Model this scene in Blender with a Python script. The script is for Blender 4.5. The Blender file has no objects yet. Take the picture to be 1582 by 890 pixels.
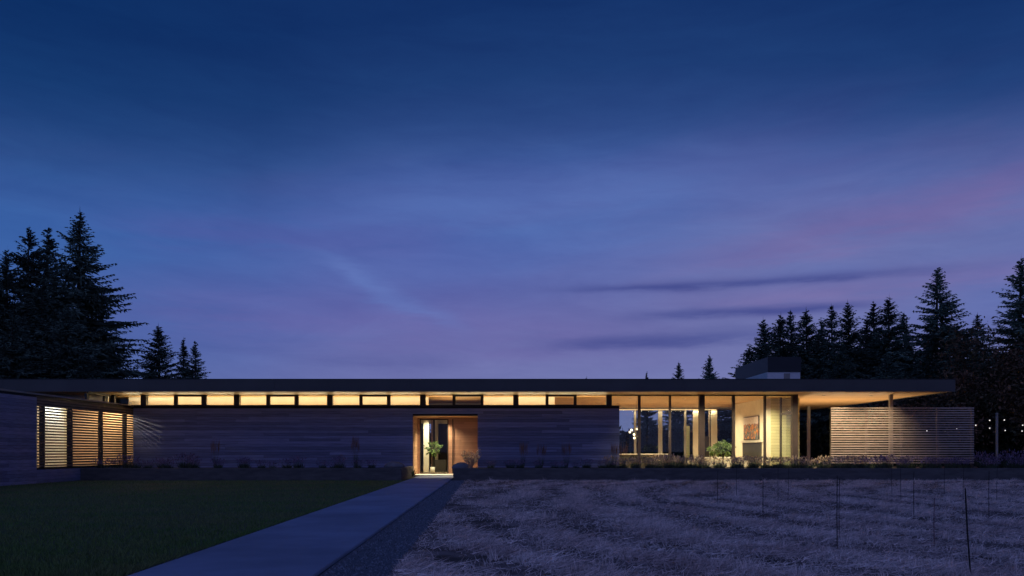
import bpy, math, random
import numpy as np
from mathutils import Vector

# ------------------------------------------------------------------ camera, sky, exposure
F, U0, V0, EYE, D = 1230.0, 775.0, 696.5, 1.22, 37.3      # focal (px of a 1582 wide frame), principal point, eye height, facade distance
scene = bpy.context.scene
COL = scene.collection
cam_d = bpy.data.cameras.new('camera'); cam = bpy.data.objects.new('camera', cam_d); COL.objects.link(cam)
cam.location = (0, 0, EYE); cam.rotation_euler = (math.radians(90), 0, 0)
cam_d.sensor_width = 36.0; cam_d.lens = F * 36.0 / 1582.0
cam_d.shift_x = (791 - U0) / 1582.0; cam_d.shift_y = (V0 - 445) / 1582.0
cam_d.clip_start = 0.1; cam_d.clip_end = 2000
scene.camera = cam
scene.view_settings.view_transform = 'Standard'; scene.view_settings.look = 'None'
scene.view_settings.exposure = 0.0; scene.view_settings.gamma = 1.0; scene.view_settings.use_curve_mapping = False
scene.render.engine = 'CYCLES'
try:
    scene.cycles.use_denoising = True
    scene.cycles.max_bounces = 8; scene.cycles.diffuse_bounces = 4; scene.cycles.transparent_max_bounces = 24
    scene.cycles.caustics_reflective = False; scene.cycles.caustics_refractive = False
    scene.cycles.sample_clamp_indirect = 6.0
except Exception: pass

def lin(r, g, b):
    f = lambda c: (c/255/12.92) if c/255 <= .04045 else ((c/255+.055)/1.055)**2.4
    return (f(r), f(g), f(b), 1.0)

class NG:
    """tiny node-graph writer"""
    def __init__(s, tree): s.t = tree; s.n = tree.nodes; s.l = tree.links
    def new(s, kind, **kw):
        n = s.n.new(kind)
        for k, v in kw.items(): setattr(n, k, v)
        return n
    def put(s, sock, v):
        if isinstance(v, bpy.types.NodeSocket): s.l.new(v, sock)
        elif v is not None: sock.default_value = v
    def m(s, op, a, b=None, c=None, clamp=False):
        n = s.new('ShaderNodeMath', operation=op, use_clamp=clamp)
        for i, v in enumerate((a, b, c)):
            if v is not None: s.put(n.inputs[i], v)
        return n.outputs[0]
    def comb(s, x, y, z):
        n = s.new('ShaderNodeCombineXYZ')
        for i, v in enumerate((x, y, z)): s.put(n.inputs[i], v)
        return n.outputs[0]
    def noise(s, vec, scale, detail=4, rough=.5, dist=0):
        n = s.new('ShaderNodeTexNoise'); s.put(n.inputs['Vector'], vec)
        n.inputs['Scale'].default_value = scale; n.inputs['Detail'].default_value = detail
        n.inputs['Roughness'].default_value = rough; n.inputs['Distortion'].default_value = dist
        return n.outputs[0]
    def sm(s, v, a, b, lo=0., hi=1.):
        n = s.new('ShaderNodeMapRange', interpolation_type='SMOOTHSTEP'); s.put(n.inputs[0], v)
        for i, x in enumerate((a, b, lo, hi)): n.inputs[1+i].default_value = x
        return n.outputs[0]
    def mix(s, f, a, b, mode='MIX'):
        n = s.new('ShaderNodeMix', data_type='RGBA', blend_type=mode, clamp_factor=True)
        s.put(n.inputs[0], f); s.put(n.inputs[6], a); s.put(n.inputs[7], b)
        return n.outputs[2]
    def ramp(s, f, stops):
        n = s.new('ShaderNodeValToRGB'); e = n.color_ramp.elements
        while len(e) < len(stops): e.new(.5)
        for i, (p, c) in enumerate(stops): e[i].position = p; e[i].color = c
        s.put(n.inputs[0], f); return n.outputs[0]

SKY_GAIN = 1.0
w = bpy.data.worlds.new('World'); scene.world = w; w.use_nodes = True
g = NG(w.node_tree); w.node_tree.nodes.clear()
tc = g.new('ShaderNodeTexCoord'); sp = g.new('ShaderNodeSeparateXYZ'); g.l.new(tc.outputs['Generated'], sp.inputs[0])
sx, sy, sz = sp.outputs
hyp = g.m('SQRT', g.m('ADD', g.m('MULTIPLY', sx, sx), g.m('MULTIPLY', sy, sy)))
az = g.m('ARCTAN2', sx, sy)
q = g.m('MAXIMUM', g.m('DIVIDE', sz, g.m('MAXIMUM', hyp, .05)), 0.0)
sa = g.m('SINE', az)
n1 = g.noise(g.comb(g.m('MULTIPLY', az, .9), g.m('MULTIPLY', q, 2.2), 3.1), 1.6, 3, .45)
qd = g.m('SUBTRACT', g.m('ADD', q, g.m('MULTIPLY', g.m('SUBTRACT', n1, .5), .08)), g.m('MULTIPLY', g.m('MINIMUM', g.m('SUBTRACT', 1.0, g.m('COSINE', g.m('SUBTRACT', az, .12))), .085), -.8))
base = g.ramp(g.m('DIVIDE', qd, 1.3), [
    (0.00, lin(116, 122, 178)), (0.075, lin(111, 117, 177)), (0.115, lin(102, 110, 174)), (0.155, lin(88, 103, 173)), (0.19, lin(80, 102, 174)), (0.22, lin(73, 101, 173)),
    (0.25, lin(70, 99, 171)), (0.28, lin(61, 89, 158)), (0.308, lin(51, 79, 143)), (0.335, lin(40, 69, 130)), (0.375, lin(29, 60, 118)), (0.44, lin(19, 49, 105)), (0.70, lin(15, 41, 92)), (1.0, lin(12, 35, 80))])
n2 = g.noise(g.comb(g.m('MULTIPLY', az, 1.2), g.m('MULTIPLY', g.m('SUBTRACT', q, g.m('MULTIPLY', az, .12)), 5.0), 9.2), 1.7, 5, .55)
bell = g.m('MULTIPLY', g.sm(q, .02, .16), g.sm(q, .46, .28))
pk = g.m('MULTIPLY', g.m('MULTIPLY', g.sm(n2, .40, .70), bell), g.sm(sa, -.55, .5, .45, 1.0))
c1 = g.mix(g.m('MULTIPLY', pk, .26), base, lin(104, 92, 158))
# greener, deeper blue at far left
c1 = g.mix(g.m('MULTIPLY', g.sm(sa, -.10, -.6), .65), c1, g.mix(1.0, c1, (.40, .88, .90, 1), 'MULTIPLY'))
c1 = g.mix(g.m('MULTIPLY', g.m('MULTIPLY', g.sm(sa, -.08, .38), g.m('MULTIPLY', g.sm(q, .40, .20), g.sm(n2, .30, .60, .55, 1.0))), .62), c1, lin(115, 121, 176))
c1 = g.mix(1.0, c1, (1.0, 1.0, .955, 1), 'MULTIPLY')
# long thin clouds: (centre height, tilt, half thickness, azimuth from, to, strength, colour)
wob = g.noise(g.comb(g.m('MULTIPLY', az, 5.0), g.m('MULTIPLY', q, 30.0), 5.3), 1.6, 5, .6)
def streak(c, a, b, th, s0, s1, e0, e1, k, col, w=.02):
    d = g.m('ADD', g.m('SUBTRACT', g.m('SUBTRACT', q, a), g.m('MULTIPLY', az, b)), g.m('MULTIPLY', g.m('SUBTRACT', wob, .5), w))
    r = g.m('DIVIDE', d, th); f = g.m('EXPONENT', g.m('MULTIPLY', g.m('MULTIPLY', r, r), -1.0))
    f = g.m('MULTIPLY', f, g.m('MULTIPLY', g.sm(az, s0, s1), g.sm(az, e1, e0)))
    return g.mix(g.m('MULTIPLY', f, g.m('MULTIPLY', g.sm(wob, .2, .6, .45, 1.0), k)), c, col)
PINK, DARKC, PALE = lin(132, 96, 150), lin(64, 74, 140), lin(100, 124, 190)
c1 = streak(c1, .150, -.06, .035, -.60, -.30, .05, .30, .34, lin(112, 100, 164), .06)
c1 = streak(c1, .265, .02, .022, -.55, -.35, -.12, .02, .30, lin(92, 88, 160), .06)
c1 = streak(c1, .188, .166, .026, .10, .40, .75, 1.1, .30, PINK, .07)
c1 = streak(c1, .168, .04, .016, .15, .35, .6, .9, .30, lin(138, 108, 160), .03)
c1 = streak(c1, .130, -.48, .014, -.26, -.18, -.09, -.02, .46, PALE, .06)
c1 = streak(c1, .305, .05, .05, -.30, -.05, .12, .35, .34, lin(86, 118, 184), .12)
c1 = streak(c1, .2035, -.008, .0055, .0, .20, .38, .62, .85, DARKC, .012)
c1 = streak(c1, .165, .008, .006, .12, .24, .36, .50, .85, DARKC, .014)
c1 = streak(c1, .133, .015, .009, -.02, .14, .26, .42, .75, DARKC, .022)
c1 = streak(c1, .113, .02, .008, -.32, -.20, -.10, .0, .24, DARKC, .03)
fine = g.noise(g.comb(g.m('MULTIPLY', g.m('ADD', az, g.m('MULTIPLY', q, .6)), 4.0), g.m('MULTIPLY', q, 16.0), 2.2), 1.8, 8, .62, .4)
kf = g.m('ADD', g.m('MULTIPLY', g.m('SUBTRACT', fine, .5), .46), 1.0); c1 = g.mix(1.0, c1, g.comb(kf, kf, g.m('ADD', g.m('MULTIPLY', kf, .6), .4)), 'MULTIPLY')
bg = g.new('ShaderNodeBackground'); g.put(bg.inputs[0], c1); bg.inputs[1].default_value = SKY_GAIN
wo = g.new('ShaderNodeOutputWorld'); g.l.new(bg.outputs[0], wo.inputs[0])

# the sun is down: only a very soft, faint remnant of dusk light from behind the photographer
sun_d = bpy.data.lights.new('sun', 'SUN'); sun_d.energy = 0.34; sun_d.angle = math.radians(60); sun_d.color = (.40, .42, 1.0)
sun = bpy.data.objects.new('sun', sun_d); COL.objects.link(sun); sun.rotation_euler = (math.radians(38), math.radians(-14), 0)

# ------------------------------------------------------------------ helpers
R = random.Random(7); NP = np.random.default_rng(11)
def X(u, y): return (u - U0) * y / F
def Z(v, y): return EYE + (V0 - v) * y / F
def P(u, v, y): return (X(u, y), y, Z(v, y))

def tag(o, label=None, cat=None, group=None, kind=None):
    for k, v in (('label', label), ('category', cat), ('group', group), ('kind', kind)):
        if v: o[k] = v
    return o
def empty(name, loc, label=None, cat=None, group=None):
    o = bpy.data.objects.new(name, None); COL.objects.link(o); o.location = loc; o.empty_display_size = .2
    return tag(o, label, cat, group)
def rootloc(p):
    while p.parent: p = p.parent
    return Vector(p.location)
def link(name, me, parent=None, loc=(0, 0, 0), scale=None, rot=None):
    o = bpy.data.objects.new(name, me); COL.objects.link(o); o.location = loc
    if scale: o.scale = scale
    if rot: o.rotation_euler = rot
    if parent: o.parent = parent
    return o
class MB:
    def __init__(s): s.v = []; s.f = []
    def box(s, x0, x1, y0, y1, z0, z1):
        n = len(s.v)
        s.v += [(x0,y0,z0),(x1,y0,z0),(x1,y1,z0),(x0,y1,z0),(x0,y0,z1),(x1,y0,z1),(x1,y1,z1),(x0,y1,z1)]
        s.f += [(n,n+3,n+2,n+1),(n+4,n+5,n+6,n+7),(n,n+1,n+5,n+4),(n+1,n+2,n+6,n+5),(n+2,n+3,n+7,n+6),(n+3,n,n+4,n+7)]
        return s
    def poly(s, pts): n = len(s.v); s.v += [tuple(p) for p in pts]; s.f.append(tuple(range(n, n+len(pts)))); return s
    def tube(s, pts, rad, k=8, cap=True):
        pts = [Vector(p) for p in pts]; rad = rad if isinstance(rad, (list, tuple)) else [rad]*len(pts); n0 = len(s.v)
        for i, p in enumerate(pts):
            d = (pts[min(i+1, len(pts)-1)] - pts[max(i-1, 0)]).normalized()
            a = d.cross(Vector((0, 0, 1))); a = a.normalized() if a.length > .05 else Vector((1, 0, 0)); b = d.cross(a)
            for j in range(k):
                t = 2*math.pi*j/k; s.v.append(tuple(p + rad[i]*(math.cos(t)*a + math.sin(t)*b)))
        for i in range(len(pts)-1):
            for j in range(k):
                a, b = n0+i*k+j, n0+i*k+(j+1) % k; s.f.append((a, b, b+k, a+k))
        if cap: s.f.append(tuple(range(n0+k-1, n0-1, -1))); s.f.append(tuple(range(n0+(len(pts)-1)*k, n0+len(pts)*k)))
        return s
    def lathe(s, c, prof, k=16):
        n0 = len(s.v)
        for r, z in prof:
            for j in range(k):
                t = 2*math.pi*j/k; s.v.append((c[0]+r*math.cos(t), c[1]+r*math.sin(t), c[2]+z))
        for i in range(len(prof)-1):
            for j in range(k):
                a, b = n0+i*k+j, n0+i*k+(j+1) % k; s.f.append((a, b, b+k, a+k))
        s.f.append(tuple(range(n0+k-1, n0-1, -1))); s.f.append(tuple(range(n0+(len(prof)-1)*k, n0+len(prof)*k)))
        return s
    def ball(s, c, r, k=10, m=6, sq=(1, 1, 1)):
        n0 = len(s.v)
        for i in range(1, m):
            p = math.pi*i/m
            for j in range(k):
                t = 2*math.pi*j/k; s.v.append((c[0]+sq[0]*r*math.sin(p)*math.cos(t), c[1]+sq[1]*r*math.sin(p)*math.sin(t), c[2]+sq[2]*r*math.cos(p)))
        for i in range(m-2):
            for j in range(k):
                a, b = n0+i*k+j, n0+i*k+(j+1) % k; s.f.append((a, a+k, b+k, b))
        s.v += [(c[0], c[1], c[2]+sq[2]*r), (c[0], c[1], c[2]-sq[2]*r)]; T = len(s.v)-2
        for j in range(k):
            s.f.append((T, n0+j, n0+(j+1) % k)); b = n0+(m-2)*k; s.f.append((T+1, b+(j+1) % k, b+j))
        return s
    def build(s, name, mat, parent=None, smooth=False, bevel=0):
        off = rootloc(parent) if parent else Vector((0, 0, 0))
        me = bpy.data.meshes.new(name); me.from_pydata([(a-off.x, b-off.y, c-off.z) for a, b, c in s.v], [], s.f); me.materials.append(mat)
        if smooth: me.polygons.foreach_set('use_smooth', [True]*len(me.polygons))
        me.update(); o = link(name, me, parent)
        if bevel:
            bv = o.modifiers.new('bevel', 'BEVEL'); bv.width = bevel; bv.segments = 2; bv.limit_method = 'ANGLE'
        return o
def soup(name, V, k, mat):
    """V: (N*k,3) array of independent k-gons"""
    V = np.ascontiguousarray(V, dtype=np.float32); n = len(V)//k
    me = bpy.data.meshes.new(name); me.vertices.add(n*k); me.vertices.foreach_set('co', V.ravel())
    me.loops.add(n*k); me.loops.foreach_set('vertex_index', np.arange(n*k, dtype=np.int32))
    me.polygons.add(n); me.polygons.foreach_set('loop_start', np.arange(0, n*k, k, dtype=np.int32))
    try: me.polygons.foreach_set('loop_total', np.full(n, k, dtype=np.int32))
    except Exception: pass
    me.update(calc_edges=True); me.validate(); me.materials.append(mat)
    return me
def blades(base, tip, wid):
    d = tip-base; r = NP.normal(size=base.shape); s = np.cross(d, r); s /= np.linalg.norm(s, axis=1, keepdims=True)+1e-9
    s *= wid[:, None]/2; return np.stack([base-s, base+s, tip], 1).reshape(-1, 3)
def diamonds(base, tip, wid, at=.45, flat=None):
    d = tip-base; r = NP.normal(size=base.shape) if flat is None else flat
    s = np.cross(d, r); s /= np.linalg.norm(s, axis=1, keepdims=True)+1e-9; s *= wid[:, None]/2
    mid = base+d*at; return np.stack([base, mid-s, tip, mid+s], 1).reshape(-1, 3)

# ------------------------------------------------------------------ materials
def mat(name, col, rough=.7, var=0., scale=3., stretch=(1, 1, 1), bump=0., bscale=20., metal=0., obj_var=0., spec=.4, col2=None, trans=0., isl=0.):
    m = bpy.data.materials.new(name); m.use_nodes = True; g = NG(m.node_tree); b = m.node_tree.nodes['Principled BSDF']
    c = (*col, 1.0); src = None
    geo = g.new('ShaderNodeNewGeometry'); mp = g.new('ShaderNodeMapping'); g.l.new(geo.outputs['Position'], mp.inputs[0]); mp.inputs['Scale'].default_value = stretch
    v = mp.outputs[0]
    if var or col2:
        n = g.noise(v, scale, 5, .6)
        if col2: src = g.mix(g.sm(n, .35, .65), c, (*col2, 1.0))
        else:
            lo = tuple(x*(1-var) for x in col)+(1,); hi = tuple(min(1, x*(1+var)) for x in col)+(1,)
            src = g.mix(g.sm(n, .25, .75), lo, hi)
    if isl:
        k = g.m('ADD', g.m('MULTIPLY', geo.outputs['Random Per Island'], 2*isl), 1-isl)
        src = g.mix(1.0, src if src is not None else c, g.comb(k, k, k), 'MULTIPLY')
    if obj_var:
        oi = g.new('ShaderNodeObjectInfo'); k = g.m('ADD', g.m('MULTIPLY', oi.outputs['Random'], 2*obj_var), 1-obj_var)
        src = g.mix(1.0, src if src is not None else c, g.comb(k, k, k), 'MULTIPLY')
    g.put(b.inputs['Base Color'], src if src is not None else c)
    b.inputs['Roughness'].default_value = rough; b.inputs['Metallic'].default_value = metal; b.inputs['Specular IOR Level'].default_value = spec
    if bump:
        bn = g.new('ShaderNodeBump'); bn.inputs['Strength'].default_value = bump; bn.inputs['Distance'].default_value = .02
        g.l.new(g.noise(v, bscale, 5, .6), bn.inputs['Height']); g.l.new(bn.outputs[0], b.inputs['Normal'])
    if trans:
        t = g.new('ShaderNodeBsdfTranslucent'); g.put(t.inputs[0], src if src is not None else c); mx = g.new('ShaderNodeMixShader'); mx.inputs[0].default_value = trans
        out = m.node_tree.nodes['Material Output']; g.l.new(b.outputs[0], mx.inputs[1]); g.l.new(t.outputs[0], mx.inputs[2]); g.l.new(mx.outputs[0], out.inputs[0])
    return m
def emit(name, col, s):
    m = bpy.data.materials.new(name); m.use_nodes = True; b = m.node_tree.nodes['Principled BSDF']
    b.inputs['Base Color'].default_value = (*col, 1); b.inputs['Emission Color'].default_value = (*col, 1); b.inputs['Emission Strength'].default_value = s
    return m
def planks(name, col, axis, pitch, var=.25, rough=.55, groove=.6):
    """long boards laid side by side along `axis` (0 = boards run along x), tone per board, fine grain"""
    m = bpy.data.materials.new(name); m.use_nodes = True; g = NG(m.node_tree); b = m.node_tree.nodes['Principled BSDF']
    geo = g.new('ShaderNodeNewGeometry'); s = g.new('ShaderNodeSeparateXYZ'); g.l.new(geo.outputs['Position'], s.inputs[0])
    along, across = (s.outputs[0], s.outputs[1]) if axis == 0 else (s.outputs[1], s.outputs[0])
    if axis == 2: along, across = s.outputs[0], s.outputs[2]
    r = g.m('DIVIDE', across, pitch); row = g.m('FLOOR', r); fr = g.m('SUBTRACT', r, row)
    wn = g.new('ShaderNodeTexWhiteNoise', noise_dimensions='2D')
    seg = g.m('FLOOR', g.m('ADD', g.m('DIVIDE', along, 3.6), g.m('MULTIPLY', row, .37)))
    g.l.new(g.comb(row, seg, 0), wn.inputs[0])
    gr = g.noise(g.comb(g.m('MULTIPLY', along, .8), g.m('MULTIPLY', across, 26.0), g.m('MULTIPLY', row, 3.3)), 1.6, 5, .6)
    k = g.m('ADD', g.m('MULTIPLY', wn.outputs[0], 2*var), g.m('ADD', g.m('MULTIPLY', gr, .3), 1-var-.15))
    edge = g.m('MULTIPLY', g.sm(fr, 0, .05), g.sm(fr, 1, .95))
    k2 = g.m('MULTIPLY', k, g.m('ADD', g.m('MULTIPLY', edge, groove), 1-groove))
    g.put(b.inputs['Base Color'], g.mix(1.0, (*col, 1), g.comb(k2, k2, k2), 'MULTIPLY')); b.inputs['Roughness'].default_value = rough; b.inputs['Specular IOR Level'].default_value = .3
    bn = g.new('ShaderNodeBump'); bn.inputs['Strength'].default_value = .5; bn.inputs['Distance'].default_value = .008; g.l.new(edge, bn.inputs['Height']); g.l.new(bn.outputs[0], b.inputs['Normal'])
    return m
def glass_mat(name, tint=(.93, .96, .95), refl=.5):
    m = bpy.data.materials.new(name); m.use_nodes = True; g = NG(m.node_tree); m.node_tree.nodes.clear()
    t = g.new('ShaderNodeBsdfTransparent'); t.inputs[0].default_value = (*tint, 1); s = g.new('ShaderNodeBsdfGlossy'); s.inputs['Roughness'].default_value = .005
    ge = g.new('ShaderNodeNewGeometry'); dt = g.new('ShaderNodeVectorMath', operation='DOT_PRODUCT'); g.l.new(ge.outputs['Normal'], dt.inputs[0]); g.l.new(ge.outputs['Incoming'], dt.inputs[1])
    sch = g.m('ADD', g.m('MULTIPLY', g.m('POWER', g.m('SUBTRACT', 1.0, g.m('ABSOLUTE', dt.outputs['Value'])), 5.0), .96), .04)
    mx = g.new('ShaderNodeMixShader'); g.put(mx.inputs[0], g.m('MULTIPLY', sch, refl, clamp=True)); g.l.new(t.outputs[0], mx.inputs[1]); g.l.new(s.outputs[0], mx.inputs[2])
    o = g.new('ShaderNodeOutputMaterial'); g.l.new(mx.outputs[0], o.inputs[0]); return m

M = {}
M['board'] = mat('weathered_cedar_dusk_blue', (.195, .215, .345), .6, .38, 2.2, (.5, 1, 26), .35, 6, obj_var=.30)  # weathered cedar with the blue of dusk put into its colour
M['jamb'] = mat('cedar_jamb_board', (.50, .31, .18), .6, .25, 2.2, (1, .5, 20), obj_var=.2)
M['landing'] = mat('pale_landing_stone', (.74, .68, .6), .6, .06, 3)
M['core'] = mat('wall_sheathing', (.03, .028, .026), .9)
M['cedar'] = planks('cedar_soffit', (.52, .31, .145), 0, .14, .16, .5, .45)
M['cedar_v'] = planks('cedar_panel', (.34, .19, .125), 2, .11, .14, .5, .35)
M['fascia'] = mat('dark_bronze_metal', (.085, .08, .075), .5, .12, .6)
M['frame'] = mat('dark_window_frame', (.022, .017, .015), .45, .2, 4)
M['post'] = mat('brown_steel_post', (.07, .05, .042), .5, .15, 3)
M['steel'] = mat('pale_column_paint', (.30, .27, .24), .55, .1, 3)
M['glass'] = glass_mat('window_glass')
M['plaster'] = mat('warm_white_plaster', (.74, .66, .52), .85, .06, 2.2, bump=.15, bscale=6)
M['white'] = mat('white_paint', (.8, .77, .7), .7, .03, 2)
M['floor'] = planks('oak_floor', (.52, .40, .27), 0, .16, .14, .35, .3)
M['siding'] = planks('pale_lap_siding', (.62, .57, .32), 2, .15, .06, .6, .75)
M['dark'] = mat('dark_interior_panel', (.035, .03, .027), .5, .2, 3)
M['slat'] = mat('cedar_slat', (.13, .095, .08), .6, .25, 3, (1, 1, 10), obj_var=.18)
M['fence'] = mat('grey_cedar_slat', (.48, .36, .29), .6, .2, 3, (1, 1, 10), obj_var=.14)
M['concrete'] = mat('planter_concrete', (.10, .095, .095), .85, .25, 1.6, (1, 1, 4), .25, 18)
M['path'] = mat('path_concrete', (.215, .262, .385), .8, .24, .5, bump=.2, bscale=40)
M['soil'] = mat('planter_soil', (.035, .028, .022), .95, .3, 6, bump=.5, bscale=15)
M['edge_strip'] = mat('dark_edge_strip', (.02, .02, .022), .8)
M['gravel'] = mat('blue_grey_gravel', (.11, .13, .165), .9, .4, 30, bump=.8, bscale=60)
M['pebble'] = mat('gravel_stone', (.14, .16, .20), .8, isl=.6)
M['ground'] = mat('meadow_ground', (.03, .04, .02), .95, .3, .3)
M['lawn'] = mat('lawn_soil', (.06, .10, .03), .95, .35, .5, col2=(.09, .10, .04))
M['lawnb'] = mat('lawn_blade', (.10, .19, .045), .7, .45, .45, col2=(.16, .19, .07), spec=.2, isl=.5)
M['field'] = mat('dry_field_soil', (.07, .05, .042), .95, col2=(.27, .21, .195), scale=1.3, bump=.6, bscale=14)
M['straw'] = mat('dry_straw', (.86, .66, .62), .85, .3, .9, spec=.1, trans=.2, isl=.55)
M['trunk'] = mat('conifer_bark', (.045, .033, .025), .95, .3, 5, bump=.6)
M['needle'] = mat('conifer_needles', (.095, .135, .105), .9, .5, .5, obj_var=.4, spec=.1, isl=.6)
M['leaf'] = mat('autumn_leaf', (.17, .095, .06), .8, .5, .6, col2=(.06, .06, .035), spec=.1, isl=.6)
M['hedge'] = mat('hedge_leaf', (.02, .026, .016), .8, .4, 1.0, spec=.1, isl=.5)
M['lav_g'] = mat('lavender_foliage', (.08, .105, .07), .8, .4, 3, spec=.1, trans=.15, isl=.5)
M['lav_f'] = mat('dry_flower_head', (.62, .48, .38), .9, .4, 2.5, spec=.05, trans=.25, col2=(.40, .32, .22), isl=.5)
M['lav_p'] = mat('purple_flower_head', (.22, .17, .27), .9, .4, 2.5, spec=.05, trans=.2, isl=.5)
M['plume'] = mat('rust_plume', (.22, .13, .10), .9, .3, 3, spec=.05, trans=.2)
M['green'] = mat('houseplant_leaf', (.13, .20, .06), .45, .35, 6, spec=.4, trans=.3, isl=.5)
M['rock'] = mat('blue_grey_boulder', (.16, .16, .17), .85, .35, 3, bump=.7, bscale=6)
M['stake'] = mat('weathered_stake', (.035, .028, .025), .9, .3, 8)
M['stake_p'] = mat('pink_stake', (.22, .12, .13), .8, .2, 8)
M['pot'] = mat('white_glazed_pot', (.82, .78, .7), .3)
M['firebox'] = mat('black_firebox', (.055, .052, .045), .35, .2, 4)
M['counter'] = mat('pale_stone_counter', (.6, .55, .48), .4, .1, 4)
M['fabric'] = mat('oatmeal_fabric', (.42, .38, .32), .9, .1, 20)
M['bulb'] = emit('globe_bulb', (1, .86, .62), 2.0)
M['bulb_out'] = emit('string_bulb', (1, .93, .84), .9)
M['led'] = emit('led_tape', (1, .70, .34), 3.0)
M['lens'] = emit('downlight_lens', (1, .72, .40), 2.2)
M['chim'] = mat('dark_zinc_cap', (.022, .024, .03), .5, .1, 2)
M['chimb'] = mat('pale_chimney_base', (.74, .72, .72), .7, .05, 3)
M['wire'] = mat('black_cable', (.02, .02, .02), .7)
ORD = ('first', 'second', 'third', 'fourth', 'fifth', 'sixth', 'seventh', 'eighth', 'ninth', 'tenth', 'eleventh', 'twelfth', 'thirteenth', 'fourteenth', 'fifteenth', 'sixteenth', 'seventeenth', 'eighteenth', 'nineteenth', 'twentieth')
WARM = (1.0, .83, .52)
LEDC = (1.0, .82, .50)

def lamp(name, kind, loc, power, parent=None, col=WARM, size=.1, size_y=None, rot=(0, 0, 0), spot=100, blend=.6):
    d = bpy.data.lights.new(name, kind); d.energy = power; d.color = col
    if kind == 'AREA':
        d.shape = 'RECTANGLE'; d.size = size; d.size_y = size_y or size
    else: d.shadow_soft_size = size
    if kind == 'SPOT': d.spot_size = math.radians(spot); d.spot_blend = blend
    o = bpy.data.objects.new(name, d); COL.objects.link(o); o.rotation_euler = rot
    off = rootloc(parent) if parent else Vector((0, 0, 0)); o.location = Vector(loc)-off
    if parent: o.parent = parent
    return o
unit = MB().box(-.5, .5, -.5, .5, -.5, .5)
def unit_mesh(m):
    me = bpy.data.meshes.new('board'); me.from_pydata(unit.v, [], unit.f); me.materials.append(m); return me
UB = {}
def piece(name, m, parent, x0, x1, y0, y1, z0, z1):
    """one box-shaped piece; all pieces of one material share a mesh"""
    if m not in UB: UB[m] = unit_mesh(M[m])
    off = rootloc(parent)
    return link(name, UB[m], parent, ((x0+x1)/2-off.x, (y0+y1)/2-off.y, (z0+z1)/2-off.z), (x1-x0, y1-y0, z1-z0))

# ------------------------------------------------------------------ ground
def sheet(name, pts, z, m):
    return tag(MB().poly([(x, y, z) for x, y in pts]).build(name, m), kind='structure')
sheet('ground', [(-700, -700), (700, -700), (700, 700), (-700, 700)], 0, M['ground'])
PL = lambda y: -3.52 - .0115*(y-8)      # left edge of the path
PR = lambda y: -1.79 - .0115*(y-8)
sheet('lawn', [(-17.2, -6), (PL(-6)-.10, -6), (PL(32.6)-.10, 32.6), (-17.2, 32.6)], .004, M['lawn'])
sheet('dry_field', [(PR(-6)+.75, -6), (45, -6), (45, 32.6), (PR(32.6)+.55, 32.6)], .004, M['field'])
sheet('gravel_strip', [(PR(-6)+.01, -6), (PR(-6)+.75, -6), (PR(32.6)+.55, 32.6), (PR(32.6)+.01, 32.6)], .008, M['gravel'])
pm = MB(); pz = .05
ya, yb = -6, 37.25
pm.v = [(PL(ya), ya, 0), (PR(ya), ya, 0), (PR(yb), yb, 0), (PL(yb), yb, 0), (PL(ya), ya, pz), (PR(ya), ya, pz), (PR(yb), yb, pz), (PL(yb), yb, pz)]
pm.f = [(0,3,2,1), (4,5,6,7), (0,1,5,4), (1,2,6,5), (2,3,7,6), (3,0,4,7)]
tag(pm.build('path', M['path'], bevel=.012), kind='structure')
em = MB(); em.v = [(PL(y)+dx, y, z) for y in (-6, 32.6) for dx in (-.10, -.012) for z in (0, .03)]  # dark strip along the left edge of the path
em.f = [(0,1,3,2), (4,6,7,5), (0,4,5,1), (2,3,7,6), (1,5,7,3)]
tag(em.build('path_edge_strip', M['edge_strip']), kind='structure')
# gravel stones
n = 5200; yy = 5 + 27*NP.random(n)**1.7; xx = PR(yy)+.03 + NP.random(n)*(.70-.0052*(yy-5)*1.0)
V = []; 
for k in range(3):
    b = np.stack([xx, yy, np.full(n, .006)], 1); r = (.008+.014*NP.random(n))
    V.append(b)
ang = NP.random(n)*6.28; c0 = np.stack([xx, yy, np.full(n, .008)], 1); r = .008+.013*NP.random(n)
top = c0+np.stack([0*r, 0*r, r*1.0], 1); ring = [c0+np.stack([r*np.cos(ang+a), r*np.sin(ang+a), 0*r], 1) for a in (0, 1.4, 3.1, 4.6)]
V = np.concatenate([np.stack([ring[i], ring[(i+1) % 4], top], 1).reshape(-1, 3) for i in range(4)])
tag(link('gravel', soup('gravel', V, 3, M['pebble'])), 'loose blue grey gravel stones beside the path', 'gravel', kind='stuff')
# lawn blades
n = 90000; yy = 5+27.4*NP.random(n)**1.5; xr = PL(yy)-.11; xl = np.maximum(-17.2, -.66*yy-1.0); xx = xl+(xr-xl)*NP.random(n)
b = np.stack([xx, yy, np.full(n, .004)], 1); h = .03+.035*NP.random(n)
t = b+np.stack([NP.normal(0, .018, n), NP.normal(0, .018, n), h], 1)
m_ = 5200; ye = 5+27*NP.random(m_)**1.4; be = np.stack([PL(ye)-.11+NP.normal(0, .03, m_), ye, np.full(m_, .004)], 1); te = be+np.stack([.03+NP.normal(0, .035, m_), NP.normal(0, .03, m_), .04+.05*NP.random(m_)], 1)
b = np.concatenate([b, be]); t = np.concatenate([t, te]); n = len(b)
tag(link('lawn_grass', soup('lawn_grass', blades(b, t, .006+.006*NP.random(n)), 3, M['lawnb'])), 'short mown grass of the dark lawn left of the path', 'grass', kind='stuff')
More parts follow.
